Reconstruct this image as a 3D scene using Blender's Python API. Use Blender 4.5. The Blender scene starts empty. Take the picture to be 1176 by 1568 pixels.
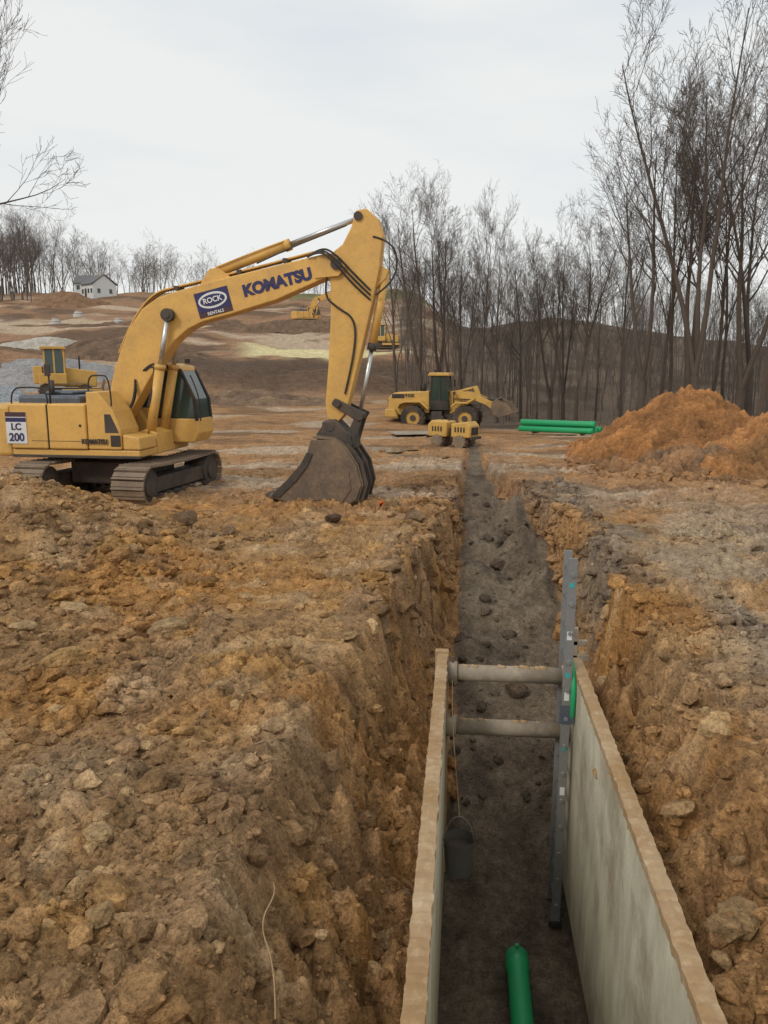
import bpy, math, random
import numpy as np
from mathutils import Vector, Matrix
random.seed(7)
rng=np.random.default_rng(11)
scene=bpy.context.scene
C57,S57=math.cos(math.radians(5.7)),math.sin(math.radians(5.7))
def W(xf,yf):
    return (xf*C57-yf*S57, xf*S57+yf*C57)
HEAD0=math.radians(5.7)
# ---------------------------------------------------------------- noise
def _h(ix,iy,s):
    n=(ix.astype(np.int64)*374761393+iy.astype(np.int64)*668265263+s*1442695041)&0xFFFFFFFF
    n=((n^(n>>13))*1274126177)&0xFFFFFFFF
    n=(n^(n>>16))&0xFFFFFFFF
    return n.astype(np.float64)/4294967295.0
def perlin(x,y,s=0):
    x=np.asarray(x,float);y=np.asarray(y,float)
    ix=np.floor(x);iy=np.floor(y);fx=x-ix;fy=y-iy
    def g(a,b):
        an=_h(ix+a,iy+b,s)*2*np.pi
        return np.cos(an)*(fx-a)+np.sin(an)*(fy-b)
    u=fx*fx*fx*(fx*(fx*6-15)+10);v=fy*fy*fy*(fy*(fy*6-15)+10)
    a=g(0,0)*(1-u)+g(1,0)*u;b=g(0,1)*(1-u)+g(1,1)*u
    return (a*(1-v)+b*v)*1.5
def fbm(x,y,s=0,o=4):
    r=0;a=1;f=1;t=0
    for i in range(o):
        r=r+a*perlin(x*f+i*7.3,y*f-i*3.1,s+i);t+=a;a*=.5;f*=2.03
    return r/t
def billow(x,y,s=0):
    return np.abs(perlin(x,y,s))
def ss(a,b,x):
    t=np.clip((x-a)/(b-a),0,1);return t*t*(3-2*t)
def frame(x,y):
    return x*C57+y*S57, -x*S57+y*C57
# ---------------------------------------------------------------- terrain
def bump(xf,yf,cx,cy,rx,ry,h,p=1.5):
    d=np.sqrt(((xf-cx)/rx)**2+((yf-cy)/ry)**2)
    return h*np.clip(1-d,0,1)**p
def base_height(x,y):
    xf,yf=frame(x,y)
    t=xf/np.maximum(yf,6)
    ny=yf+7*fbm(xf*.02,yf*.02,3,2)
    zl=np.interp(ny,[0,40,52,64,74,82,96,104,122,132,155,190,240,500],[0,0,.8,1.0,3.7,4.1,5.2,7.0,8.4,11.0,13.4,19.0,20,21])
    pk=np.interp(t,[.02,.1,.2,.33,.47,.7],[7,9.5,11.5,9,6.5,5.5])
    zr=np.interp(yf,[0,32,45,62,75,150,400],[0,-.1,-.7,-1.2,0,1,1])
    zr=np.where(yf>58,zr+pk*ss(58,160,yf)-1*ss(75,150,yf),zr)
    w=ss(.03,.12,t)*ss(25,45,yf)
    z=zl*(1-w)+zr*w
    z=z+1.5*fbm(xf*.05,yf*.05,5,3)*ss(38,80,yf)+.45*fbm(xf*.22,yf*.22,7,3)*ss(45,60,yf)*(1-w)+.12*fbm(x*.25,y*.25,6,3)*ss(12,22,np.hypot(x,y))
    z=z+bump(xf,yf,-16,62,9,4,1.8,1)+bump(xf,yf,-4,63,9,3.5,1.6,1)+bump(xf,yf,-34,70,12,5,1.5,1)
    z=z+bump(xf,yf,-7.4,13.4,4.5,2.6,1.35,1.0)+bump(xf,yf,-8.2,9.0,4.6,4.5,1.0,1.1)+bump(xf,yf,-5.4,12.2,2.6,1.6,.4,1.0)
    return z
def lips(y):
    xlt=np.interp(y,[0,3.5,6,8,12,14,17,20,24,32],[-1.55,-1.42,-1.28,-1.15,-.85,-.62,-.34,-.2,-.02,.2])
    xlb=np.interp(y,[0,8.45,9.3,17,24,32],[-.19,-.19,-.10,-.0,.08,.25])
    xrb=np.interp(y,[0,8.45,9.6,14,17,19,22,32],[1.24,1.24,1.55,1.65,1.62,1.05,.65,.45])
    xrt=np.interp(y,[0,8,12,14,17,19.5,23,32],[2.1,2.1,2.3,2.25,2.0,1.4,.8,.55])
    return xlt,xlb,xrb,xrt
def full(x,y):
    z=base_height(x,y)
    xlt,xlb,xrb,xrt=lips(y)
    rough=1-.6*ss(17,30,y)
    near=1-ss(26,45,np.hypot(x,y))
    patch=.48+.8*ss(-.2,.35,fbm(x*.5,y*.5,21,2))
    wx=x+.06*perlin(x*5,y*5,36);wy=y+.06*perlin(x*5,y*5,37)
    lump=(.115*(billow(wx*2.6,wy*2.6,31)-.2)+.095*(billow(wx*6.3,wy*6.3,32)-.2)+.058*(billow(wx*14,wy*14,33)-.2)+.026*(billow(x*31,y*31,34)-.2))
    micro=lump*near*rough*patch
    broad=(.12*fbm(x*.7,y*.7,41,3)+.08*(billow(x*1.2,y*1.2,42)-.2))*near
    rut=-.06*np.exp(-((x-3.6-.3*fbm(y*.2,y*0,44,2))/.22)**2)-.06*np.exp(-((x-5.6-.3*fbm(y*.2,y*0,45,2))/.25)**2)
    rut=rut*ss(4,7,y)*(1-ss(22,28,y))
    z=z+broad+rut
    jl=.34*fbm(y*.8,x*.0+3,51,3)+.20*fbm(y*2.4,x*.6,52,3)+.09*fbm(y*7,x*2,55,2)
    jr=.34*fbm(y*.7,x*.0+9,53,3)+.24*fbm(y*2.3,x*.6,54,3)+.09*fbm(y*7,x*2,56,2)
    fade=1-.7*ss(18,26,y)
    xlt=np.minimum(xlt+jl*fade,xlb-.12); xrt=np.maximum(xrt+jr*fade,xrb+.12)
    off=(1-ss(8.9,10,y))
    xlb=xlb+.16*fbm(y*1.6,x*0+1,57,3)*(1-off)*fade;xrb=xrb+.24*fbm(y*1.3,x*0+5,58,3)*(1-off)*fade
    floor=np.interp(y,[0,8.2,9.3,12,12.9,13.25,15,17,22,28,32],[-3.15,-3.1,-2.6,-1.62,-1.5,-1.18,-1.05,-.85,-.3,-.06,.05])
    def gm(cx,cy,rx,ry,h):
        d=np.sqrt(((x-cx+.12*fbm(x*2,y*2,66,2))/rx)**2+((y-cy+.2*fbm(x*2,y*2,67,2))/ry)**2);return h*np.clip(1-d,0,1)**.8
    gl=np.maximum.reduce([gm(1.25,15.9,.75,.8,.75),gm(.35,16.9,.8,.9,.55),gm(1.2,18.0,.7,.8,.8),gm(.3,14.9,.6,.5,.34),gm(.5,19.4,.8,.8,.42),gm(1.45,14.2,.5,.6,.5),gm(.6,21.3,.5,.8,.22),gm(.1,12.2,.4,.5,.25)])
    gl=gl+.09*fbm(x*1.5,y*1.5,62,3)+.05*fbm(x*7,y*7,63,3)
    floor=floor+gl
    inbox=1-ss(8.35,9.6,y)
    zbl=np.interp(y,[0,8.45,10,12],[-1.15,-1.1,0,0])*inbox+ (1-inbox)*(floor)
    zbr=-.62*inbox+(1-inbox)*(floor)
    zbl=np.minimum(zbl,-.0)
    ul=np.clip((x-xlt)/np.maximum(xlb-.05-xlt,.05),0,1)
    pl=1-(1-ul)**1.8
    amp=np.interp(y,[0,16,24],[1,.85,.3])
    cragL=(.42*fbm(x*2.4+2,y*1.5,71,4)+.26*(billow(x*4,y*3,73)-.2)+.13*(billow(x*9,y*7,74)-.2))
    zL=z*(1-pl)+(zbl)*pl+cragL*np.sin(np.clip(ul*1.0,0,1)*np.pi)**.7*amp
    ur=np.clip((xrt-x)/np.maximum(xrt-xrb-.05,.05),0,1)
    pe=2.6-.9*ss(9,11,y)
    pr=np.clip(1-(1-ur)**pe,0,1)
    cragR=(.50*fbm(x*2.4+7,y*1.4,72,4)+.30*(billow(x*4+3,y*3,75)-.2)+.13*(billow(x*9,y*7,76)-.2))
    zR=z*(1-pr)+zbr*pr+cragR*np.sin(np.clip(ur,0,1)*np.pi)**.7*amp
    soft=.025
    inner=ss(-soft,soft,x-xlb)*ss(-soft,soft,xrb-x)
    mid=(xlb+xrb)/2
    zz=np.where(x<mid,zL,zR)
    active=(y<31.5)
    depth=np.where(active,inner,0)
    zz=np.where((np.abs(x-mid)<(xrb-xlb)/2+.2)&(y<8.6),np.minimum(zz,-.42),zz)
    out=np.where(active,zz*(1-depth)+floor*depth,z)
    bank=np.where(active,np.maximum(ul*(x<mid),ur*(x>=mid)),0)
    nearpanel=np.exp(-((x-xlb)/.08)**2)+np.exp(-((x-xrb)/.08)**2)
    nearpanel=np.clip(nearpanel,0,1)*(y<8.6)
    m=micro*(1+1.2*np.sin(np.clip(bank,0,1)*np.pi))*(1-.75*depth)*(1-nearpanel)
    return out+m, m, depth, bank
def hgt(x,y):
    r=full(np.array([float(x)]),np.array([float(y)]))[0]
    return float(r[0])
xs=[-1.8]
while xs[-1]<2.6: xs.append(xs[-1]+.025)
while xs[-1]<330:
    st=max(.03,.016*(abs(xs[-1])-2)); xs.append(xs[-1]+st)
left=[]
v=-1.8
while v>-330:
    st=max(.03,.015*(abs(v)-1.5)); v-=st; left.append(v)
xs=np.array(left[::-1]+xs)
ys=[-12.0]
while ys[-1]<2.2: ys.append(ys[-1]+.2)
while ys[-1]<520: ys.append(ys[-1]+max(.028,.0068*ys[-1]-.018))
ys=np.array(ys)
nx,ny=len(xs),len(ys)
X,Y=np.meshgrid(xs,ys)
Z,M,G,B=full(X.ravel(),Y.ravel())
Xr,Yr=X.ravel(),Y.ravel()
def col(*c): return np.array(c)[None,:]
def mixc(a,b,f): return a*(1-f[:,None])+b*f[:,None]
def ground_color(x,y,m,g,b):
    xf,yf=frame(x,y); t=xf/np.maximum(yf,6)
    n=len(x)
    c=np.repeat(col(.45,.27,.125),n,0)
    c=mixc(c,col(.48,.245,.085),ss(-.15,.35,fbm(x*.35,y*.35,81,3)))
    c=mixc(c,col(.31,.205,.125),.55*ss(-.02,.35,fbm(x*.55+5,y*.3,82,4)))
    c=mixc(c,col(.52,.28,.09),.6*ss(.08,.4,fbm(x*1.6+5,y*.9,83,3)))
    c=mixc(c,col(.58,.41,.24),.5*ss(.10,.4,fbm(x*.9+25,y*1.1,78,3)))
    c=mixc(c,col(.26,.155,.08),.65*ss(.1,.35,fbm(x*1.1+15,y*1.3,80,4)))
    r=ss(2.2,3.2,x+.5*fbm(y*.5,x*.5,84,2))*(1-ss(17,22,y))
    c=mixc(c,col(.43,.345,.245),.75*r*ss(-.35,.15,fbm(x*.5,y*.35,85,3)))
    c=mixc(c,col(.23,.18,.135),.65*r*ss(.05,.3,fbm(x*.4+8,y*.6,79,3)))
    md=ss(13,20,yf)
    c=mixc(c,col(.43,.235,.115),.6*md)
    c=mixc(c,col(.54,.42,.30),md*(1-ss(45,70,yf))*.8*ss(.05,.3,fbm(xf*.16,yf*.4,86,4)))
    c=mixc(c,col(.21,.125,.07),md*.75*ss(.05,.3,fbm(xf*.2+9,yf*.5,87,4)))
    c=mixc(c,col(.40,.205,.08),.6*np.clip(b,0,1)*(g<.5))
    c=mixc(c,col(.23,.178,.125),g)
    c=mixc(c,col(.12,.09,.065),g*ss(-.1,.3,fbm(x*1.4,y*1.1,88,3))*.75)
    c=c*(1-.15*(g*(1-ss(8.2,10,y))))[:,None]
    sp=np.exp(-((x-.5)/1.0)**2)*ss(14,17,y)*(1-ss(30,36,y))
    c=mixc(c,col(.21,.16,.115),.5*sp*ss(-.2,.2,fbm(x*.8,y*.5,89,3)))
    sp=np.exp(-((x-2.3)/.55)**2)*ss(10,12.5,y)*(1-ss(20,24,y))
    c=mixc(c,col(.23,.195,.155),.8*sp*ss(-.3,.1,fbm(x*.8,y*.5,90,3)))
    fl=ss(48,62,yf)*(1-ss(.05,.1,t))
    hill=np.repeat(col(.33,.195,.115),n,0)
    hill=mixc(hill,col(.15,.095,.06),.9*ss(0,.25,fbm(xf*.05,yf*.09,91,4)))
    hill=mixc(hill,col(.52,.40,.28),.9*ss(.05,.28,fbm(xf*.04+3,yf*.1,92,4)))
    hill=mixc(hill,col(.14,.09,.06),.85*ss(.12,.3,fbm(xf*.09+13,yf*.14,99,4)))
    c=mixc(c,hill,fl)
    dk=ss(57,61,yf)*(1-ss(71,74,yf))*ss(-.36,-.24,t)*(1-ss(.04,.07,t))
    c=mixc(c,col(.125,.085,.06),.85*dk)
    e=fbm(xf*.12,yf*.12,93,3)*6
    yl=ss(74,76,yf+e)*(1-ss(89,92,yf+e))*ss(-.19,-.15,t)*(1-ss(.03,.05,t))
    c=mixc(c,col(.72,.62,.34),.95*yl)
    gr=ss(165,185,yf)*(1-ss(.05,.1,t))
    c=mixc(c,col(.16,.17,.07),.8*gr*ss(-.32,-.2,t))
    wd=ss(44,52,yf+3*fbm(xf*.1,yf*.1,94,2))*ss(.05,.1,t)
    wc=np.repeat(col(.19,.14,.10),n,0);wc=mixc(wc,col(.115,.085,.062),ss(-.1,.25,fbm(xf*.15,yf*.15,95,4)))
    c=mixc(c,wc,wd)
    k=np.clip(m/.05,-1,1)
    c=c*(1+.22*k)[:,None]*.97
    return np.clip(c,0.01,1)
def make_mesh(name,verts,quads,colors=None,smooth=True):
    me=bpy.data.meshes.new(name)
    nv=len(verts);nq=len(quads);k=quads.shape[1]
    me.vertices.add(nv);me.vertices.foreach_set('co',verts.astype(np.float32).ravel())
    me.loops.add(nq*k);me.loops.foreach_set('vertex_index',quads.astype(np.int32).ravel())
    me.polygons.add(nq);me.polygons.foreach_set('loop_start',np.arange(0,nq*k,k,dtype=np.int32))
    me.polygons.foreach_set('loop_total',np.full(nq,k,dtype=np.int32))
    me.polygons.foreach_set('use_smooth',np.full(nq,smooth))
    me.update(calc_edges=True)
    if colors is not None:
        a=me.color_attributes.new('Col','FLOAT_COLOR','POINT')
        cc=np.ones((nv,4),np.float32);cc[:,:3]=colors
        a.data.foreach_set('color',cc.ravel())
    return me
def link(name,me,mat=None,parent=None):
    o=bpy.data.objects.new(name,me);scene.collection.objects.link(o)
    if mat is not None: me.materials.append(mat)
    if parent is not None:o.parent=parent
    return o
def gridquads(nx,ny):
    i=np.arange(nx-1)[None,:]+np.arange(ny-1)[:,None]*nx
    i=i.ravel()
    return np.stack([i,i+1,i+1+nx,i+nx],1)
# ---------------------------------------------------------------- materials
def nt(name):
    m=bpy.data.materials.new(name);m.use_nodes=True
    n=m.node_tree;b=n.nodes['Principled BSDF'];return m,n,b
def noise(n,scale,detail=6,rough=.6,vec=None):
    t=n.nodes.new('ShaderNodeTexNoise');t.inputs['Scale'].default_value=scale;t.inputs['Detail'].default_value=detail;t.inputs['Roughness'].default_value=rough
    if vec is not None:n.links.new(vec,t.inputs['Vector'])
    return t.outputs['Fac']
def ramp(n,fac,stops):
    r=n.nodes.new('ShaderNodeValToRGB')
    el=r.color_ramp.elements
    while len(el)<len(stops): el.new(.5)
    for e,(p,c) in zip(el,stops):
        e.position=p;e.color=(c,c,c,1) if not isinstance(c,tuple) else (*c,1)
    n.links.new(fac,r.inputs[0]);return r.outputs[0]
def mixn(n,a,b,f,mode='MIX'):
    x=n.nodes.new('ShaderNodeMix');x.data_type='RGBA';x.blend_type=mode
    for v,i in ((f,0),(a,6),(b,7)):
        if hasattr(v,'is_linked'): n.links.new(v,x.inputs[i])
        else: x.inputs[i].default_value=v if i==0 else (*v,1)
    return x.outputs[2]
def bumpn(n,b,h,st,dist,prev=None):
    x=n.nodes.new('ShaderNodeBump');x.inputs['Strength'].default_value=st;x.inputs['Distance'].default_value=dist
    n.links.new(h,x.inputs['Height'])
    if prev is not None:n.links.new(prev,x.inputs['Normal'])
    n.links.new(x.outputs[0],b.inputs['Normal']);return x.outputs[0]
def dirt_mat():
    m,n,b=nt('dirt')
    a=n.nodes.new('ShaderNodeVertexColor');a.layer_name='Col'
    g=n.nodes.new('ShaderNodeNewGeometry').outputs['Position']
    n1=noise(n,2.2,8,.65,g);n2=noise(n,38,5,.7,g);n3=noise(n,9,6,.7,g)
    c=mixn(n,a.outputs[0],ramp(n,n1,[(.3,.70),(.7,1.24)]),1.0,'MULTIPLY')
    c=mixn(n,c,ramp(n,n2,[(.3,.5),(.5,1.0),(.72,1.4)]),1.0,'MULTIPLY')
    c=mixn(n,c,ramp(n,n3,[(.35,.68),(.65,1.22)]),1.0,'MULTIPLY')
    n.links.new(c,b.inputs['Base Color'])
    b.inputs['Roughness'].default_value=.95;b.inputs['Specular IOR Level'].default_value=.12
    p=bumpn(n,b,n3,1.,.07);bumpn(n,b,n2,1.,.02,p)
    return m
DIRT=dirt_mat()
def paint(name,c,dirt=(.22,.14,.08),amt=.5,rough=.45,metal=0.):
    m,n,b=nt(name)
    g=n.nodes.new('ShaderNodeNewGeometry').outputs['Position']
    f=noise(n,1.6,9,.7,g);f2=noise(n,14,6,.7,g)
    r=ramp(n,f,[(.42,0.),(.72,1.)]);r2=ramp(n,f2,[(.5,0.),(.75,1.)])
    mm=mixn(n,r,r2,.45)
    s=n.nodes.new('ShaderNodeMath');s.operation='MULTIPLY';n.links.new(mm,s.inputs[0]);s.inputs[1].default_value=amt
    c1=mixn(n,c,tuple(v*.8 for v in c),f)
    n.links.new(mixn(n,c1,dirt,s.outputs[0]),b.inputs['Base Color'])
    b.inputs['Roughness'].default_value=rough;b.inputs['Metallic'].default_value=metal
    rr=ramp(n,f2,[(.3,max(0,rough-.1)),(.7,min(1,rough+.35))]);n.links.new(rr,b.inputs['Roughness'])
    return m
YEL=paint('yellow_paint',(.74,.42,.10),amt=.55)
YEL2=paint('loader_yellow_paint',(.64,.38,.085),amt=.6)
BLK=paint('black_rubber',(.02,.02,.02),amt=.5,rough=.7)
TYRE=paint('muddy_tyre',(.03,.028,.025),dirt=(.25,.17,.10),amt=.9,rough=.8)
DKS=paint('dark_steel',(.045,.038,.033),dirt=(.20,.13,.08),amt=.8,rough=.6)
TRK=paint('track_steel',(.17,.125,.09),dirt=(.40,.28,.17),amt=1.,rough=.6)
BKT=paint('bucket_steel',(.12,.085,.06),dirt=(.36,.23,.12),amt=1.,rough=.5)
CHR=paint('chrome_rod',(.6,.6,.6),amt=.2,rough=.25,metal=.9)
BLU=paint('blue_lettering',(.02,.02,.10),amt=.1)
WHT=paint('white_paint',(.75,.75,.73),amt=.2)
MAR=paint('sign_maroon',(.06,.02,.03),amt=.2)
HOOD=paint('hood_grey',(.07,.09,.12),amt=.3)
ROOF=paint('roof_shingle',(.16,.16,.165),amt=.2,rough=.9)
GRN=paint('green_pvc',(.01,.36,.13),amt=.18,rough=.4)
ALU=paint('aluminium',(.27,.28,.28),amt=.7,rough=.5,metal=.4)
TEAL=paint('teal_label',(.05,.38,.36),amt=.1)
PAIL=paint('bucket_plastic',(.12,.12,.11),amt=.6,rough=.5)
CONC=paint('concrete',(.5,.48,.44),amt=.3,rough=.9)
SPR=paint('spreader_pipe_mud',(.26,.21,.155),dirt=(.50,.42,.31),amt=1.,rough=.8)
STK=paint('mud_edge',(.33,.20,.09),dirt=(.60,.47,.31),amt=1.,rough=.9)
def glass_mat():
    m,n,b=nt('tinted_glass');b.inputs['Base Color'].default_value=(.035,.06,.05,1);b.inputs['Roughness'].default_value=.08;b.inputs['Specular IOR Level'].default_value=.7
    return m
GLS=glass_mat()
def panel_mat():
    m,n,b=nt('trench_panel_steel')
    g=n.nodes.new('ShaderNodeNewGeometry').outputs['Position']
    mp=n.nodes.new('ShaderNodeMapping');n.links.new(g,mp.inputs[0]);mp.inputs['Scale'].default_value=(1,2.0,.6)
    f=noise(n,1.6,8,.65,mp.outputs[0]);f2=noise(n,.9,7,.7,g);f3=noise(n,30,4,.7,g)
    c=mixn(n,(.42,.39,.29),(.62,.57,.43),ramp(n,f,[(.38,0.),(.62,1.)]))
    c=mixn(n,c,(.25,.19,.12),ramp(n,f2,[(.5,0.),(.66,.8)]))
    c=mixn(n,c,(.38,.27,.15),ramp(n,f3,[(.55,0.),(.75,.6)]))
    n.links.new(c,b.inputs['Base Color']);b.inputs['Roughness'].default_value=.75
    bumpn(n,b,f3,.3,.01)
    return m
PAN=panel_mat()
def bark_mat(name,a,c):
    m,n,b=nt(name)
    g=n.nodes.new('ShaderNodeNewGeometry').outputs['Position']
    f=noise(n,1.2,5,.6,g)
    n.links.new(mixn(n,a,c,f),b.inputs['Base Color']);b.inputs['Roughness'].default_value=.95
    return m
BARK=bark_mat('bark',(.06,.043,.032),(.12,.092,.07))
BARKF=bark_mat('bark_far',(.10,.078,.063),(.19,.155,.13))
cols=ground_color(Xr,Yr,M,G,B)
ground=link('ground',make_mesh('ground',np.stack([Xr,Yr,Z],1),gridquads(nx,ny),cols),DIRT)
# ---------------------------------------------------------------- helper meshes
def empty(name,x,y,z,rz=0,s=1):
    e=bpy.data.objects.new(name,None);scene.collection.objects.link(e)
    e.location=(x,y,z);e.rotation_euler=(0,0,rz);e.scale=(s,s,s);e.empty_display_size=.3
    return e
def bev(o,w,seg=2):
    if w>0:
        b=o.modifiers.new('b','BEVEL');b.width=w;b.segments=seg;b.limit_method='ANGLE';b.angle_limit=math.radians(35)
def pm(name,verts,faces,mat,parent,bevel=0,smooth=False):
    me=bpy.data.meshes.new(name);me.from_pydata([tuple(v) for v in verts],[],faces);me.update()
    o=link(name,me,mat,parent)
    if smooth:
        for p in me.polygons:p.use_smooth=True
    bev(o,bevel);return o
def prism(name,pts,y0,y1,mat,parent,bevel=.015):
    n=len(pts)
    a=sum(pts[i][0]*pts[(i+1)%n][1]-pts[(i+1)%n][0]*pts[i][1] for i in range(n))
    if a<0: pts=pts[::-1]
    v=[(p[0],y0,p[1]) for p in pts]+[(p[0],y1,p[1]) for p in pts]
    f=[list(range(n)),list(range(2*n-1,n-1,-1))]
    for i in range(n):
        j=(i+1)%n;f.append([j,i,n+i,n+j])
    return pm(name,v,f,mat,parent,bevel)
def box(name,x0,x1,y0,y1,z0,z1,mat,parent,bevel=.02):
    return prism(name,[(x0,z0),(x1,z0),(x1,z1),(x0,z1)],y0,y1,mat,parent,bevel)
def cyl(name,p0,p1,r,mat,parent,n=16,r2=None,cap=True):
    p0=Vector(p0);p1=Vector(p1);d=(p1-p0).normalized()
    a=d.orthogonal().normalized();b=d.cross(a)
    if r2 is None:r2=r
    v=[]
    for p,rr in((p0,r),(p1,r2)):
        for i in range(n):
            t=2*math.pi*i/n;v.append(p+a*math.cos(t)*rr+b*math.sin(t)*rr)
    f=[[i,(i+1)%n,n+(i+1)%n,n+i] for i in range(n)]
    me=bpy.data.meshes.new(name)
    if cap:f+= [list(range(n-1,-1,-1)),list(range(n,2*n))]
    me.from_pydata([tuple(q) for q in v],[],f);me.update()
    for i in range(n):me.polygons[i].use_smooth=True
    return link(name,me,mat,parent)
def tube(name,pts,r,mat,parent):
    cu=bpy.data.curves.new(name,'CURVE');cu.dimensions='3D';s=cu.splines.new('NURBS');s.points.add(len(pts)-1)
    for i,p in enumerate(pts):s.points[i].co=(*p,1)
    s.use_endpoint_u=True;s.order_u=3;cu.bevel_depth=r;cu.bevel_resolution=2
    o=bpy.data.objects.new(name,cu);scene.collection.objects.link(o);cu.materials.append(mat)
    if parent is not None:o.parent=parent
    return o
def text(name,s,size,loc,ang,mat,parent,bold=.012,sx=1.):
    cu=bpy.data.curves.new(name,'FONT');cu.body=s;cu.size=size;cu.extrude=.006;cu.offset=bold;cu.align_x='CENTER';cu.align_y='CENTER'
    o=bpy.data.objects.new(name,cu);scene.collection.objects.link(o);cu.materials.append(mat);o.parent=parent
    o.matrix_local=Matrix.Translation(loc)@Matrix.Rotation(-ang,4,'Y')@Matrix.Rotation(math.pi/2,4,'X')@Matrix.Scale(sx,4,(1,0,0))
    return o
def track(name,L,Hh,Wd,yc,parent,nsh=44,mat=TRK):
    r=Hh/2-.03;half=L/2-Hh/2
    per=4*half+2*math.pi*r
    V=[];F=[]
    for i in range(nsh):
        s=per*i/nsh
        if s<2*half: x=-half+s;z=r;a=0
        elif s<2*half+math.pi*r:
            q=(s-2*half)/r;x=half+r*math.sin(q);z=r*math.cos(q);a=-q
        elif s<4*half+math.pi*r:
            x=half-(s-2*half-math.pi*r);z=-r;a=math.pi
        else:
            q=(s-4*half-math.pi*r)/r;x=-half-r*math.sin(q);z=-r*math.cos(q);a=math.pi-q
        z+=Hh/2
        if a==0: z-=.03*math.sin((x+half)/(2*half)*math.pi)
        w=per/nsh*.46
        ca,sa=math.cos(a),math.sin(a)
        for (bx0,bx1,bz0,bz1) in ((-w,w,-.02,.015),(-w,-w+.035,.015,.05),(-.02,.015,.015,.035)):
            b0=len(V)
            for yy in(yc-Wd/2,yc+Wd/2):
                for (lx,lz) in((bx0,bz0),(bx1,bz0),(bx1,bz1),(bx0,bz1)):
                    V.append((x+lx*ca-lz*sa,yy,z+lx*sa+lz*ca))
            F+=[[b0,b0+1,b0+2,b0+3],[b0+7,b0+6,b0+5,b0+4]]+[[b0+(j+1)%4,b0+j,b0+4+j,b0+4+(j+1)%4] for j in range(4)]
    pm(name+'_shoes',V,F,mat,parent)
    box(name+'_frame',-half-.1,half+.1,yc-Wd*.30,yc+Wd*.30,Hh*.28,Hh*.66,DKS,parent,.03)
    for i in range(8):
        x=-half*.85+i*half*1.7/7
        cyl(name+'_roller_%d'%i,(x,yc-Wd*.36,.14),(x,yc+Wd*.36,.14),.09,DKS,parent)
    for sx in(-1,1):
        cyl(name+'_wheel_%d'%(sx+1),(sx*half,yc-Wd*.37,Hh/2),(sx*half,yc+Wd*.37,Hh/2),r-.05,DKS,parent,24)
        cyl(name+'_hub_%d'%(sx+1),(sx*half,yc-Wd*.42,Hh/2),(sx*half,yc+Wd*.42,Hh/2),r*.5,DKS,parent,20)
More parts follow.
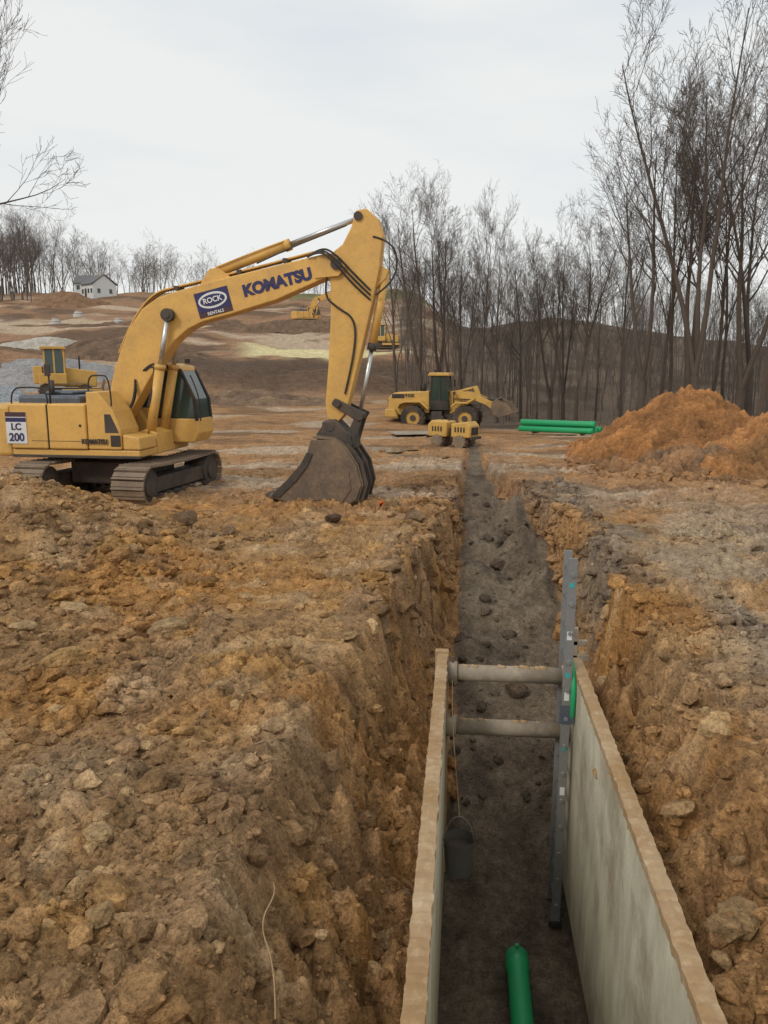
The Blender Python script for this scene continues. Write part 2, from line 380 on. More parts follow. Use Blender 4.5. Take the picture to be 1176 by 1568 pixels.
# ---------------------------------------------------------------- excavator
def excavator(name,x,y,z,rz,track_rz,letters=True):
    P=empty(name,x,y,z,rz)
    U=empty('undercarriage',0,0,0,track_rz-rz);U.parent=P
    track('track_right',3.9,.9,.74,-1.2,U);track('track_left',3.9,.9,.74,1.2,U)
    box('carbody',-.75,.75,-.9,.9,.35,.85,DKS,U,.05)
    cyl('swing_ring',(0,0,.85),(0,0,1.03),.62,DKS,U,32)
    box('deck',-2.3,1.05,-1.33,1.35,1.02,1.18,YEL,P,.03)
    pts=[]
    for i in range(9):
        a=math.pi/2+math.pi*i/8
        pts.append((-2.15+.75*math.cos(a)*1.0,1.38*math.sin(a)*1.0))
    pts=[(-1.9,1.38)]+pts+[(-1.9,-1.38)]
    n=len(pts);V=[(p[0],p[1],1.02) for p in pts]+[(p[0],p[1],2.12) for p in pts]
    F=[list(range(n-1,-1,-1)),list(range(n,2*n))]+[[i,(i+1)%n,n+(i+1)%n,n+i] for i in range(n)]
    pm('counterweight',V,F,YEL,P,.07)
    box('side_cover_rear',-1.89,-1.02,-1.385,-.4,1.19,2.16,YEL,P,.035)
    box('side_cover_front',-1.0,-.12,-1.385,-.4,1.19,2.16,YEL,P,.035)
    box('cover_far',-1.89,-.45,.42,1.38,1.19,2.1,YEL,P,.035)
    box('hood',-1.95,-.45,-.95,.95,2.1,2.32,HOOD,P,.06)
    box('hood_cap',-1.6,-.9,-.45,.5,2.32,2.40,HOOD,P,.04)
    cyl('exhaust',(-1.35,-.55,2.3),(-1.35,-.55,2.65),.06,DKS,P)
    prism('fuel_tank',[(-.1,1.19),(.66,1.19),(.66,1.62),(.5,2.02),(.18,2.42),(-.1,2.42)],-1.36,-.5,YEL,P,.03)
    prism('tool_box',[(.68,1.19),(1.08,1.19),(1.06,1.45),(.68,1.52)],-1.34,-.55,YEL,P,.03)
    box('step_black',.42,.64,-1.375,-1.3,1.26,1.5,BLK,P,.01)
    prism('tank_black_panel',[(.3,1.55),(.62,1.55),(.44,1.95),(.3,1.95)],-1.366,-1.355,DKS,P,.005)
    box('lower_skirt',-1.9,1.08,-1.36,-1.28,1.0,1.06,DKS,P,.01)
    box('valve_cover',-.42,.1,-.48,.42,1.19,2.2,DKS,P,.03)
    for (a,b) in(((-.06,-1.3),(.45,-1.3)),((-1.85,-1.33),(-1.0,-1.33))):
        z0=2.42 if a[0]>-.5 else 2.16
        z1=z0+.33
        tube('handrail',[(a[0],a[1],z0),(a[0],a[1],z1),((a[0]+b[0])/2,a[1],z1+.02),(b[0],b[1],z1),(b[0],b[1],z0-.3*(a[0]>-.5))],.018,BLK,P)
    cyl('mirror_post',(-.98,-1.25,2.1),(-.98,-1.25,2.95),.02,BLK,P,8)
    box('mirror',-1.05,-.92,-1.3,-1.26,2.75,3.0,BLK,P,.01)
    cx0,cx1,cy0,cy1=-.32,1.66,.48,1.42
    prism('cab_lower',[(cx0,1.19),(cx1-.12,1.19),(cx1+.02,1.42),(cx1,1.75),(cx0+.95,1.75),(cx0+.9,2.0),(cx0,2.0)],cy0,cy1,YEL,P,.03)
    prism('cab_glass',[(cx0+.03,1.9),(cx1-.03,1.7),(cx1-.08,2.2),(cx1-.38,2.86),(cx0+.03,2.86)],cy0+.025,cy1-.025,GLS,P,.02)
    prism('cab_roof',[(cx0-.02,2.84),(cx1-.36,2.84),(cx1-.42,2.96),(cx1-.7,3.02),(cx0+.1,3.02),(cx0-.02,2.97)],cy0-.01,cy1+.01,YEL,P,.03)
    for yy in(cy0,cy1-.07):
        for (a,b,w) in(((cx0,1.95),(cx0,2.9),.09),((cx0+.88,1.75),(cx0+.88,2.86),.08),((cx1,1.7),(cx1-.05,2.2),.07),((cx1-.05,2.2),(cx1-.38,2.9),.07)):
            prism('cab_pillar',[(a[0],a[1]),(a[0]+w*(1 if a[0]<1.4 else -1),a[1]),(b[0]+w*(1 if a[0]<1.4 else -1),b[1]),(b[0],b[1])],yy-.012,yy+.08,BLK if a[0]>.3 else YEL,P,.008)
    tube('cab_handrail',[(cx1+.06,cy0,1.7),(cx1+.12,cy0,2.2),(cx1-.15,cy0,2.75)],.016,BLK,P)
    for yy in(cy0+.1,cy1-.1): box('work_lamp',cx1-.6,cx1-.5,yy-.06,yy+.06,3.02,3.13,BLK,P,.01)
    A=empty('front_attachment',0,0,0);A.parent=P;A.scale=(1.03,1,.985)
    top=[(-.16,2.02),(-.14,2.35),(-.02,2.80),(.18,3.35),(.42,3.86),(.72,4.26),(1.08,4.5),(1.45,4.62),(2.4,4.86),(3.6,5.12),(4.72,5.36),(5.0,5.38),(5.16,5.2)]
    bot=[(5.14,5.02),(4.98,4.9),(4.7,4.84),(3.7,4.42),(2.7,4.13),(2.1,3.98),(1.75,3.82),(1.42,3.55),(1.1,3.15),(.72,2.55),(.38,2.02),(.25,1.82),(.0,1.80)]
    prism('boom',top+bot,-.24,.24,YEL,A,.025)
    for y0,y1,nm in((-.46,-.27,'boom_foot_bracket'),(.27,.46,'boom_foot_bracket_far')):
        prism(nm,[(-.35,1.15),(.65,1.15),(.45,1.75),(.2,2.15),(-.1,2.15)],y0,y1,YEL,A,.02)
    prism('boom_front_plate',[(.45,1.05),(1.05,1.05),(1.02,1.5),(.8,1.6),(.5,1.5)],-.46,.42,YEL,A,.02)
    cyl('boom_foot_pin',(.1,-.5,1.98),(.1,.5,1.98),.1,DKS,A)
    for s in(-1,1):
        yy=s*.36
        a=Vector((.82,yy,1.42));b=Vector((1.36,yy,4.12));m=a.lerp(b,.56)
        cyl('boom_cylinder_barrel',a,m,.105,YEL,A,20);cyl('boom_cylinder_gland',m,a.lerp(b,.60),.12,YEL,A,20)
        cyl('boom_cylinder_rod',m,b,.055,CHR,A,14)
        cyl('boom_cylinder_eye',(1.36,yy-.07,4.12),(1.36,yy+.07,4.12),.14,DKS,A,20)
        cyl('boom_cylinder_base',(.82,yy-.08,1.42),(.82,yy+.08,1.42),.16,YEL,A,20)
        for q in range(2):
            tube('boom_hose',[(.74-.05*q,yy*.7,2.9),(.95+.07*q,yy*.6,3.1+.1*q),(1.0+.05*q,yy*1.2,2.6),(.85,yy*1.3,2.1)],.02,BLK,A)
    for q in range(3): tube('swivel_hose_%d'%q,[(.05,-.3,1.3),(.3+.05*q,-.55,1.9),(.55,-.4,2.2+.08*q),(.5,-.26,2.5+.1*q)],.024,BLK,A)
    cyl('boom_cross_pin',(1.36,-.45,4.12),(1.36,.45,4.12),.07,DKS,A)
    for k in range(4):
        yy=-.14+.07*k
        tube('boom_hose_line_%d'%k,[(.1,yy,3.3),(.42,yy,4.0),(.95,yy,4.62),(1.5,yy,4.74),(2.6,yy,4.98),(3.6,yy,5.2),(4.5,yy,5.42)],.022,BLK if k%2 else YEL,A)
    for xx,zz in((1.5,4.66),(2.9,4.98),(3.9,5.2)): box('hose_clamp',xx-.05,xx+.05,-.2,.16,zz,zz+.1,DKS,A,.01)
    prism('arm_cylinder_bracket',[(2.0,4.74),(2.75,4.9),(2.45,5.12),(2.25,5.12)],-.16,.16,YEL,A,.01)
    a=Vector((2.32,0,5.04));b=Vector((5.45,0,6.12));m=a.lerp(b,.52)
    cyl('arm_cylinder_barrel',a,m,.105,YEL,A,20);cyl('arm_cylinder_gland',a.lerp(b,.49),a.lerp(b,.53),.125,YEL,A,20);cyl('arm_cylinder_rod',m,b,.055,CHR,A,14)
    tube('arm_cylinder_pipe',[a.lerp(b,.02)+Vector((0,-.12,.08)),a.lerp(b,.3)+Vector((0,-.12,.1)),a.lerp(b,.49)+Vector((0,-.1,.09))],.02,YEL,A)
    tube('long_pipe',[(3.3,-.2,5.2),(4.0,-.2,5.5),(4.7,-.2,5.75),(5.2,-.14,5.95)],.018,DKS,A)
    arm=[(5.40,6.24),(5.62,6.27),(5.86,6.05),(5.95,5.72),(5.88,5.05),(5.72,4.3),(5.44,3.1),(5.16,1.98),(4.98,1.78),(4.76,1.86),(4.72,2.2),(4.80,3.1),(4.86,4.2),(4.86,4.75),(4.74,5.15),(4.86,5.36),(5.12,5.56),(5.30,5.9)]
    prism('arm',arm,-.19,.19,YEL,A,.022)
    for s in(-1,1):
        y0,y1=(.245,.275) if s>0 else(-.275,-.245)
        prism('boom_tip_plate',[(4.55,4.86),(5.05,4.9),(5.22,5.14),(5.05,5.36),(4.6,5.32)],y0,y1,YEL,A,.005)
    cyl('arm_pivot_pin',(5.0,-.33,5.14),(5.0,.33,5.14),.11,DKS,A,20)
    cyl('arm_cylinder_pin',(5.45,-.24,6.12),(5.45,.24,6.12),.09,DKS,A,20)
    for k in range(3):
        tube('arm_hose_%d'%k,[(4.4,-.27,5.3),(4.7,-.32-.03*k,5.5-.03*k),(5.0,-.34,5.35-.1*k),(5.35,-.25,4.95-.12*k),(5.7,-.22,4.6-.1*k)],.022,BLK,A)
    tube('loop_hose',[(5.75,-.2,5.7),(6.15,-.2,5.6),(6.28,-.2,5.1),(6.1,-.2,4.7),(5.8,-.2,4.5)],.02,BLK,A)
    tube('arm_side_hose',[(4.8,-.22,4.9),(4.72,-.25,4.5),(5.0,-.22,4.25),(5.4,-.22,4.0),(5.35,-.22,3.2),(5.15,-.22,2.4)],.022,BLK,A)
    a=Vector((5.98,0,4.95));b=Vector((5.42,0,1.92));m=a.lerp(b,.5)
    prism('bucket_cylinder_bracket',[(5.78,5.2),(6.06,5.02),(6.0,4.85),(5.74,4.6)],-.1,.1,YEL,A,.01)
    cyl('bucket_cylinder_barrel',a,m,.085,YEL,A,20);cyl('bucket_cylinder_gland',a.lerp(b,.48),a.lerp(b,.53),.1,DKS,A,18);cyl('bucket_cylinder_rod',m,b,.045,CHR,A,14)
    for s in(-1,1):
        yy=.25*s
        def bar(nm,p,q,w,th=.035):
            p=Vector((p[0],0,p[1]));q=Vector((q[0],0,q[1]));d=(q-p).normalized();nrm=Vector((-d.z,0,d.x))*w
            p=p-d*w*.7;q=q+d*w*.7
            prism(nm,[((p+nrm*.6).x,(p+nrm*.6).z),((p-nrm*.6).x,(p-nrm*.6).z),((q-nrm).x,(q-nrm).z),((q+nrm).x,(q+nrm).z)],yy-th,yy+th,DKS,A,.02)
        bar('linkage_lever',(4.98,2.2),(5.46,1.92),.13);bar('linkage_rod',(5.46,1.92),(5.24,1.32),.13)
    for p in((4.98,2.2),(5.46,1.92),(5.24,1.32),(4.84,1.68)):
        cyl('linkage_pin',(p[0],-.34,p[1]),(p[0],.34,p[1]),.085,DKS,A,16)
    prism('coupler',[(4.62,1.3),(4.66,1.8),(4.95,1.86),(5.2,1.6),(5.38,1.5),(5.4,1.2),(5.0,1.15)],-.3,.3,DKS,A,.05)
    box('coupler_hook',4.55,4.75,-.34,.34,1.25,1.5,DKS,A,.04)
    out=[(4.55,1.50),(4.98,1.46),(5.28,1.24),(5.50,.88),(5.60,.45),(5.50,.10),(5.20,-.10),(4.7,-.15),(4.1,-.06),(3.52,.14)]
    th=.05
    n=len(out)
    inn=[]
    for i,p in enumerate(out):
        q0=out[max(0,i-1)];q1=out[min(n-1,i+1)];dx,dz=q1[0]-q0[0],q1[1]-q0[1];l=math.hypot(dx,dz);inn.append((p[0]+dz/l*th,p[1]-dx/l*th))
    prism('bucket_shell',out+inn[::-1],-.60,.60,BKT,A,.006)
    side=[(4.5,1.42),(4.98,1.42),(5.25,1.21),(5.46,.87),(5.56,.45),(5.46,.13),(5.18,-.06),(4.7,-.11),(4.1,-.02),(3.62,.15),(4.0,.52),(4.28,.86),(4.42,1.15)]
    prism('bucket_side_near',side,-.645,-.602,BKT,A,.006);prism('bucket_side_far',side,.602,.645,BKT,A,.006)
    prism('bucket_side_cutter',[(3.62,.17),(3.80,.14),(4.16,.50),(4.42,.84),(4.54,1.12),(4.42,1.15),(4.27,.88),(3.98,.54)],-.68,-.647,DKS,A,.005)
    prism('bucket_side_patch',[(4.55,.1),(5.15,.05),(5.35,.35),(5.3,.75),(5.0,.9)],-.665,-.647,BKT,A,.005)
    for yy in(-.645,.60):
        prism('bucket_ear',[(4.5,1.45),(5.3,1.3),(5.3,1.5),(5.1,1.62),(4.7,1.75)],yy*.45-.03,yy*.45+.03,DKS,A,.01)
    for i in range(5):
        yy=-.54+.27*i
        prism('tooth_%d'%i,[(3.56,.10),(3.56,.20),(3.34,.14)],yy-.05,yy+.05,DKS,A,.008)
    for yy in(-.5,0,.5): prism('wear_strip',[(5.24,1.36),(5.36,1.24),(5.58,.9),(5.68,.45),(5.58,.06),(5.52,.08),(5.6,.45),(5.52,.88),(5.3,1.22)],yy-.05,yy+.05,DKS,A,0)
    if letters:
        ang=math.atan2(.72,2.95)
        text('boom_lettering','KOMATSU',.33,(3.74,-.247,4.78),ang,BLU,A,.018,.98)
        S=empty('boom_sign',2.33,-.243,4.44);S.parent=A;S.rotation_euler=(0,-ang,0);S.scale=(.9,1,.95)
        prism('sign_board',[(-.42,-.23),(.42,-.23),(.42,.23),(-.42,.23)],-.012,.0,BLU,S,0)
        prism('sign_band',[(-.42,-.34),(.42,-.34),(.42,-.235),(-.42,-.235)],-.012,.0,MAR,S,0)
        e=[(.36*math.cos(a),.18*math.sin(a)) for a in [2*math.pi*i/28 for i in range(28)]]
        e2=[(.31*math.cos(a),.13*math.sin(a)) for a in [2*math.pi*i/28 for i in range(28)]]
        for k,(q,mt) in enumerate(((e,WHT),(e2,BLU))):
            prism('sign_oval_%d'%k,q,-.018-.006*k,-.013-.006*k,mt,S,0)
        text('sign_text','ROCK',.17,(0,-.03,0),0,WHT,S,.004)
        text('sign_band_text','RENTALS',.10,(0,-.02,-.288),0,WHT,S,.002)
        text('side_lettering','KOMATSU',.14,(.06,-1.39,1.36),0,BLK,P,.007,.9)
        box('side_decal',-1.98,-1.5,-1.40,-1.387,1.3,1.98,WHT,P,0)
        for k,(a,b,mt) in enumerate(((1.88,1.98,MAR),(1.77,1.86,BLU))): box('side_decal_stripe_%d'%k,-1.98,-1.5,-1.405,-1.401,a,b,mt,P,0)
        text('side_decal_text','LC',.2,(-1.74,-1.403,1.66),0,BLU,P,.006)
        text('side_decal_number','200',.24,(-1.74,-1.403,1.43),0,BLU,P,.006)
    box('cover_seam',-1.02,-1.0,-1.38,-.6,1.2,2.14,BLK,P,0)
    box('cover_seam_low',-1.4,-.12,-1.39,-1.384,1.36,1.37,DKS,P,0)
    cyl('cover_latch',(-.25,-1.395,1.7),(-.25,-1.38,1.7),.03,BLK,P)
    return P
ex=W(-6.05,18.6)
excavator('excavator',ex[0],ex[1],-.06,HEAD0-math.radians(9),HEAD0+math.radians(77))
fx=W(-11.5,128);excavator('excavator',fx[0],fx[1],hgt(*fx)+.05,HEAD0+.15,HEAD0+.3,False)
# ---------------------------------------------------------------- wheels
def wheel(nm,x,y,z,r,w,parent,rim=YEL2):
    n=32;V=[];F=[]
    prof=[(-w/2,r*.55),(-w/2,r*.86),(-w*.4,r*.97),(-w*.15,r),(w*.15,r),(w*.4,r*.97),(w/2,r*.86),(w/2,r*.55)]
    for i in range(n):
        a=2*math.pi*i/n
        for (yy,rr) in prof:
            k=rr*(.94 if (i%2 and rr>r*.9) else 1)
            V.append((x+k*math.cos(a),y+yy,z+k*math.sin(a)))
    m=len(prof)
    for i in range(n):
        j=(i+1)%n
        for k in range(m):
            F.append([i*m+k,i*m+(k+1)%m,j*m+(k+1)%m,j*m+k])
    pm(nm+'_tyre',V,F,TYRE,parent)
    s=1 if y>0 else -1
    cyl(nm+'_rim',(x,y-s*w*.3,z),(x,y+s*w*.30,z),r*.56,rim,parent,24)
    cyl(nm+'_rim_lip',(x,y-s*w*.42,z),(x,y+s*w*.46,z),r*.56,rim,parent,24,None,False)
    cyl(nm+'_hub',(x,y-s*w*.4,z),(x,y+s*w*.45,z),r*.22,DKS,parent,16)
def wheel_loader(x,y,z,rz,s=1):
    P=empty('wheel_loader',x,y,z,rz,s)
    R=.70
    for sx in(-1.45,1.35):
        for sy in(-1,1): wheel('wheel',sx,sy*.98,R,R,.52,P)
    prism('rear_hood',[(-2.95,1.0),(-2.9,1.75),(-2.6,2.02),(-.65,2.12),(-.65,.95),(-2.2,.8)],-.72,.72,YEL2,P,.06)
    box('rear_grille',-2.99,-2.9,-.5,.5,1.1,1.65,BLK,P,.02)
    prism('rear_counterweight',[(-3.05,.7),(-3.05,1.15),(-2.5,1.15),(-2.3,.7)],-.95,.95,YEL2,P,.06)
    box('frame_rear',-2.4,-.2,-.5,.5,.55,1.05,DKS,P,.04);box('frame_front',.1,1.9,-.42,.42,.5,1.1,DKS,P,.04)
    for sy in(-1,1):
        y0,y1=sorted((sy*.72,sy*1.26))
        prism('rear_fender',[(-2.35,1.2),(-2.2,1.5),(-1.9,1.62),(-1.0,1.62),(-.6,1.25),(-.6,1.12),(-1.05,1.52),(-1.85,1.52),(-2.15,1.42),(-2.28,1.2)],y0,y1,YEL2,P,.015)
        prism('front_fender',[(.6,1.35),(.85,1.56),(1.55,1.58),(1.55,1.5),(.9,1.48),(.65,1.28)],y0,y1,YEL2,P,.015)
        prism('lift_arm',[(.55,2.0),(.85,2.15),(1.8,2.02),(2.75,1.55),(2.95,1.2),(2.75,1.12),(2.4,1.4),(1.6,1.7),(.6,1.75)],sy*.48-.06,sy*.48+.06,YEL2,P,.015)
        cyl('lift_cylinder',(.5,sy*.62,.95),(1.8,sy*.55,1.75),.07,YEL2,P)
        prism('steps',[(-.45,.6),(.1,.6),(.1,1.05),(-.45,1.05)],min(sy*.7,sy*1.1),max(sy*.7,sy*1.1),DKS,P,.02)
        cyl('headlamp_post',(.7,sy*.8,1.5),(.7,sy*.8,2.0),.03,BLK,P);box('headlamp',.66,.78,sy*.8-.1,sy*.8+.1,1.95,2.1,BLK,P,.02)
    prism('front_tower',[(.35,1.0),(1.0,1.0),(1.0,1.9),(.75,2.15),(.4,2.1)],-.4,.4,YEL2,P,.03)
    prism('tilt_lever',[(1.6,2.35),(1.85,2.4),(2.1,1.75),(1.88,1.7)],-.12,.12,YEL2,P,.02)
    cyl('tilt_cylinder',(.7,0,2.05),(1.7,0,2.3),.08,YEL2,P);cyl('bucket_link',(1.98,0,1.8),(2.85,0,1.6),.05,DKS,P)
    prism('cab_base',[(-.66,1.1),(.42,1.1),(.42,1.5),(.3,1.62),(-.66,1.62)],-.7,.7,BLK,P,.03)
    prism('cab_glass',[(-.62,1.62),(.40,1.62),(.36,2.2),(.25,2.92),(-.55,2.92)],-.66,.66,GLS,P,.03)
    prism('cab_roof',[(-.75,2.92),(.45,2.92),(.4,3.08),(-.65,3.1)],-.76,.76,YEL2,P,.04)
    for sy in(-1,1):
        for(xx,xt)in((-.63,-.56),(-.12,-.12),(.36,.22)):
            prism('cab_pillar',[(xx,1.6),(xx+.07,1.6),(xt+.07,2.93),(xt,2.93)],sy*.67-.02,sy*.67+.02,BLK,P,0)
        box('mirror',.45,.5,sy*.95-.1,sy*.95+.1,2.3,2.7,BLK,P,.01);cyl('mirror_arm',(.3,sy*.68,2.7),(.47,sy*.95,2.65),.015,BLK,P,6)
    cyl('exhaust',(-1.3,.35,2.05),(-1.3,.35,2.75),.06,BLK,P);cyl('air_cleaner',(-1.0,-.35,2.08),(-1.0,-.35,2.5),.11,BLK,P);box('beacon',-.5,-.4,-.05,.05,3.1,3.25,BLK,P,.01)
    U=empty('bucket',.05,0,.42);U.parent=P
    out=[(2.95,1.35),(2.72,1.15),(2.68,.8),(2.8,.48),(3.1,.34),(3.95,.62)]
    inn=[(3.94,.66),(3.12,.39),(2.85,.52),(2.74,.8),(2.78,1.12),(3.0,1.3)]
    prism('bucket_shell',out+inn,-1.28,1.28,BKT,U,.01)
    side=[(2.98,1.33),(2.74,1.12),(2.70,.8),(2.83,.5),(3.1,.37),(3.93,.64),(3.5,1.1)]
    for sy in(-1,1): prism('bucket_side',side,sy*1.3-.02,sy*1.3+.02,BKT,U,.005)
    text('lettering','930K',.25,(-1.7,-.73,1.86),0,BLK,P,.008)
    box('side_black_band',-2.7,-2.0,-.728,-.722,1.72,1.95,BLK,P,0)
wl=W(3.0,41);wheel_loader(wl[0],wl[1],-.30,HEAD0-math.radians(14),.93)
# ---------------------------------------------------------------- trench roller
def roller(x,y,z,rz):
    P=empty('trench_roller',x,y,z,rz)
    for k,xc in enumerate((-.48,.48)):
        for sy in(-1,1):
            yc=sy*.28
            cyl('drum',(xc,yc-.16,.26),(xc,yc+.16,.26),.22,TRK,P,24)
            for i in range(12):
                a=2*math.pi*i/12
                for yy in(-.08,.08):
                    a2=a+(.26 if yy>0 else 0)
                    c=Vector((xc+math.cos(a2)*.2,yc+yy,.26+math.sin(a2)*.2));d=Vector((math.cos(a2),0,math.sin(a2)))
                    cyl('drum_pad',c,c+d*.06,.055,TRK,P,4,.035)
    prism('rear_body',[(-.88,.42),(-.1,.42),(-.08,.62),(-.08,.98),(-.75,1.02),(-.9,.85)],-.36,.36,YEL2,P,.05)
    prism('front_body',[(.1,.42),(.88,.42),(.9,.85),(.75,1.0),(.1,.92)],-.36,.36,YEL2,P,.05)
    box('joint',-.1,.12,-.15,.15,.4,.75,DKS,P,.02)
    box('front_grille',.885,.905,-.25,.25,.52,.8,BLK,P,.01);box('rear_grille',-.915,-.895,-.25,.25,.52,.8,BLK,P,.01)
    for sx in(-1,1):
        box('bumper',sx*.93-.03,sx*.93+.03,-.38,.38,.36,.46,DKS,P,.01)
        for sy in(-1,1):
            for q in range(4): box('side_slot',sx*.48-.22+.12*q,sx*.48-.16+.12*q,sy*.366-.004,sy*.366+.004,.62,.80,BLK,P,0)
    tube('lift_loop',[(-.2,0,.95),(-.15,0,1.22),(.15,0,1.22),(.2,0,.9)],.025,DKS,P)
    cyl('exhaust',(-.6,.2,1.0),(-.6,.2,1.15),.035,DKS,P)
rl=W(2.55,29.6);roller(rl[0],rl[1],hgt(*rl)-.02,HEAD0-math.radians(35))
# ---------------------------------------------------------------- green pipes
gp=W(7.95,36.5);P=empty('green_pipe_bundle',gp[0],gp[1],hgt(*gp)+.14,HEAD0-math.radians(30))
def pipe(nm,p0,p1,r,parent,mat=GRN):
    p0=Vector(p0);p1=Vector(p1);d=(p1-p0).normalized();a=d.orthogonal().normalized();b=d.cross(a);n=20
    V=[];F=[]
    rings=[(p0,r),(p1-d*.25,r),(p1-d*.2,r*1.13),(p1,r*1.13),(p1,r*.98),(p1-d*.3,r*.88),(p0,r*.88)]
    for p,rr in rings:
        for i in range(n):
            t=2*math.pi*i/n;V.append(p+a*math.cos(t)*rr+b*math.sin(t)*rr)
    m=len(rings)
    for k in range(m):
        for i in range(n):
            j=(i+1)%n;k2=(k+1)%m;F.append([k*n+i,k*n+j,k2*n+j,k2*n+i])
    return pm(nm,V,F,mat,parent,0,True)
for i,(yy,zz) in enumerate([(-.55,0),(-.2,0),(.14,0),(.5,0),(-.38,.27),(-.02,.27)]):
    o=.14*math.sin(i*2.3);pipe('pipe_%d'%i,(-1.7+o,yy*1.05,zz+.14),(1.7+o,yy*.95,zz+.14),.125,P)
for xx in(-1.1,1.1): box('timber',xx-.06,xx+.06,-.75,.65,-.08,.0,STK,P,.01)
# ---------------------------------------------------------------- bulldozers
def dozer(x,y,z,rz,s=1):
    P=empty('bulldozer',x,y,z,rz,s)
    track('track_right',3.0,.95,.55,-.95,P,30);track('track_left',3.0,.95,.55,.95,P,30)
    prism('hood',[(-.1,.7),(1.7,.7),(1.75,1.6),(-.1,1.85)],-.5,.5,YEL2,P,.05)
    box('body',-1.4,.1,-.95,.95,.75,1.5,YEL2,P,.05);box('fuel_tank',-1.7,-1.2,-.8,.8,.9,1.9,YEL2,P,.05)
    prism('cab_glass',[(-1.1,1.5),(.0,1.5),(.0,2.0),(-.15,2.85),(-1.05,2.85)],-.7,.7,GLS,P,.03)
    prism('cab_roof',[(-1.3,2.86),(.1,2.86),(.05,3.02),(-1.25,3.02)],-.85,.85,YEL2,P,.03)
    for sy in(-1,1):
        for xx in(-1.12,-.6,-.06): box('cab_post',xx,xx+.09,sy*.71-.02,sy*.71+.03,1.5,2.86,YEL2,P,0)
        box('push_arm',-.2,2.1,sy*1.3-.06,sy*1.3+.06,.35,.6,YEL2,P,.02)
    cyl('exhaust',(.8,.2,1.6),(.8,.2,2.5),.05,BLK,P)
    prism('blade',[(2.1,.05),(2.0,.3),(1.98,.7),(2.12,1.15),(2.2,1.15),(2.08,.7),(2.1,.3),(2.2,.05)],-1.6,1.6,BKT,P,.01)
b1=W(-21.5,55);dozer(b1[0],b1[1],hgt(*b1),HEAD0+math.radians(20),1.15)
b2=W(.2,95);dozer(b2[0],b2[1],hgt(*b2),HEAD0+math.radians(-10),.9)
# ---------------------------------------------------------------- piles
def pile(name,xf,yf,rx,ry,h,c1,c2,res=160,p=1.15,rough=.1,seed=1):
    cx,cy=W(xf,yf)
    a=np.linspace(-1.15,1.15,res);A,Bv=np.meshgrid(a,a);A=A.ravel();Bv=Bv.ravel()
    lx=A*rx;ly=Bv*ry
    wx=cx+lx*C57-ly*S57;wy=cy+lx*S57+ly*C57
    d=np.hypot(A,Bv)*(1+.28*fbm(A*2.2,Bv*2.2,seed,3))
    hh=np.clip(1-d,-.3,1);hh=np.sign(hh)*np.abs(hh)**p
    z=h*hh
    z=np.where(z>h*.8,h*.8+(z-h*.8)*.5,z)
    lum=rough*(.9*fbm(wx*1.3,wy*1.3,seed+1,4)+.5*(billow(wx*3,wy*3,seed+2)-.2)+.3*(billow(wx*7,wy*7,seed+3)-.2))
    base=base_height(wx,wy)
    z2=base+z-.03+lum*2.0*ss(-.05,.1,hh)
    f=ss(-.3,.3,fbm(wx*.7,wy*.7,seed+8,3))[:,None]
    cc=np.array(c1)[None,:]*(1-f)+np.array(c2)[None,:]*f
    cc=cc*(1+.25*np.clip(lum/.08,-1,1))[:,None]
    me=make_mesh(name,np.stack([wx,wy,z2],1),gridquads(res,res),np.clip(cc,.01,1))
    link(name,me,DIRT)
pile('dirt_mound',10.0,26.5,3.9,3.8,2.45,(.42,.195,.072),(.30,.145,.06),240,.95,.16,101)
pile('dirt_mound',12.1,22.4,3.9,3.4,2.15,(.42,.20,.078),(.27,.145,.065),240,.95,.19,141)
pile('dirt_mound',9.0,22.3,2.8,1.4,.75,(.36,.20,.10),(.20,.13,.08),160,.9,.24,171)
pile('dirt_mound',8.0,25.0,2.0,1.5,.5,(.36,.19,.08),(.28,.14,.07),110,1.0,.14,161)
pile('dirt_mound',-9.8,15.4,2.8,1.5,1.05,(.32,.18,.09),(.22,.125,.07),180,.9,.16,191)
pile('gravel_pile',-33,78,6.5,5,2.0,(.42,.38,.32),(.5,.46,.4),90,1.1,.05,201)
pile('gravel_pile',-20.5,44,2.6,2.2,1.7,(.30,.32,.34),(.38,.40,.42),90,1.1,.05,211)
pile('gravel_pile',-27,66,6,4,1.6,(.28,.27,.27),(.33,.32,.31),90,1.1,.05,221)
pile('dirt_mound',-62,160,9,7,3.4,(.26,.15,.09),(.2,.12,.07),90,1.1,.1,231)
pile('dirt_mound',-24,74,9,3.5,1.8,(.20,.13,.085),(.14,.095,.065),90,1.0,.1,241)
pile('dirt_mound',-8,50,6,2.4,.9,(.28,.19,.12),(.2,.13,.09),90,1.1,.1,251)
pile('dirt_mound',-30,118,12,4,2.4,(.2,.13,.085),(.15,.1,.07),90,1.0,.1,261)
pile('dirt_mound',-12,110,9,4,2.0,(.2,.13,.085),(.16,.105,.07),90,1.0,.1,271)
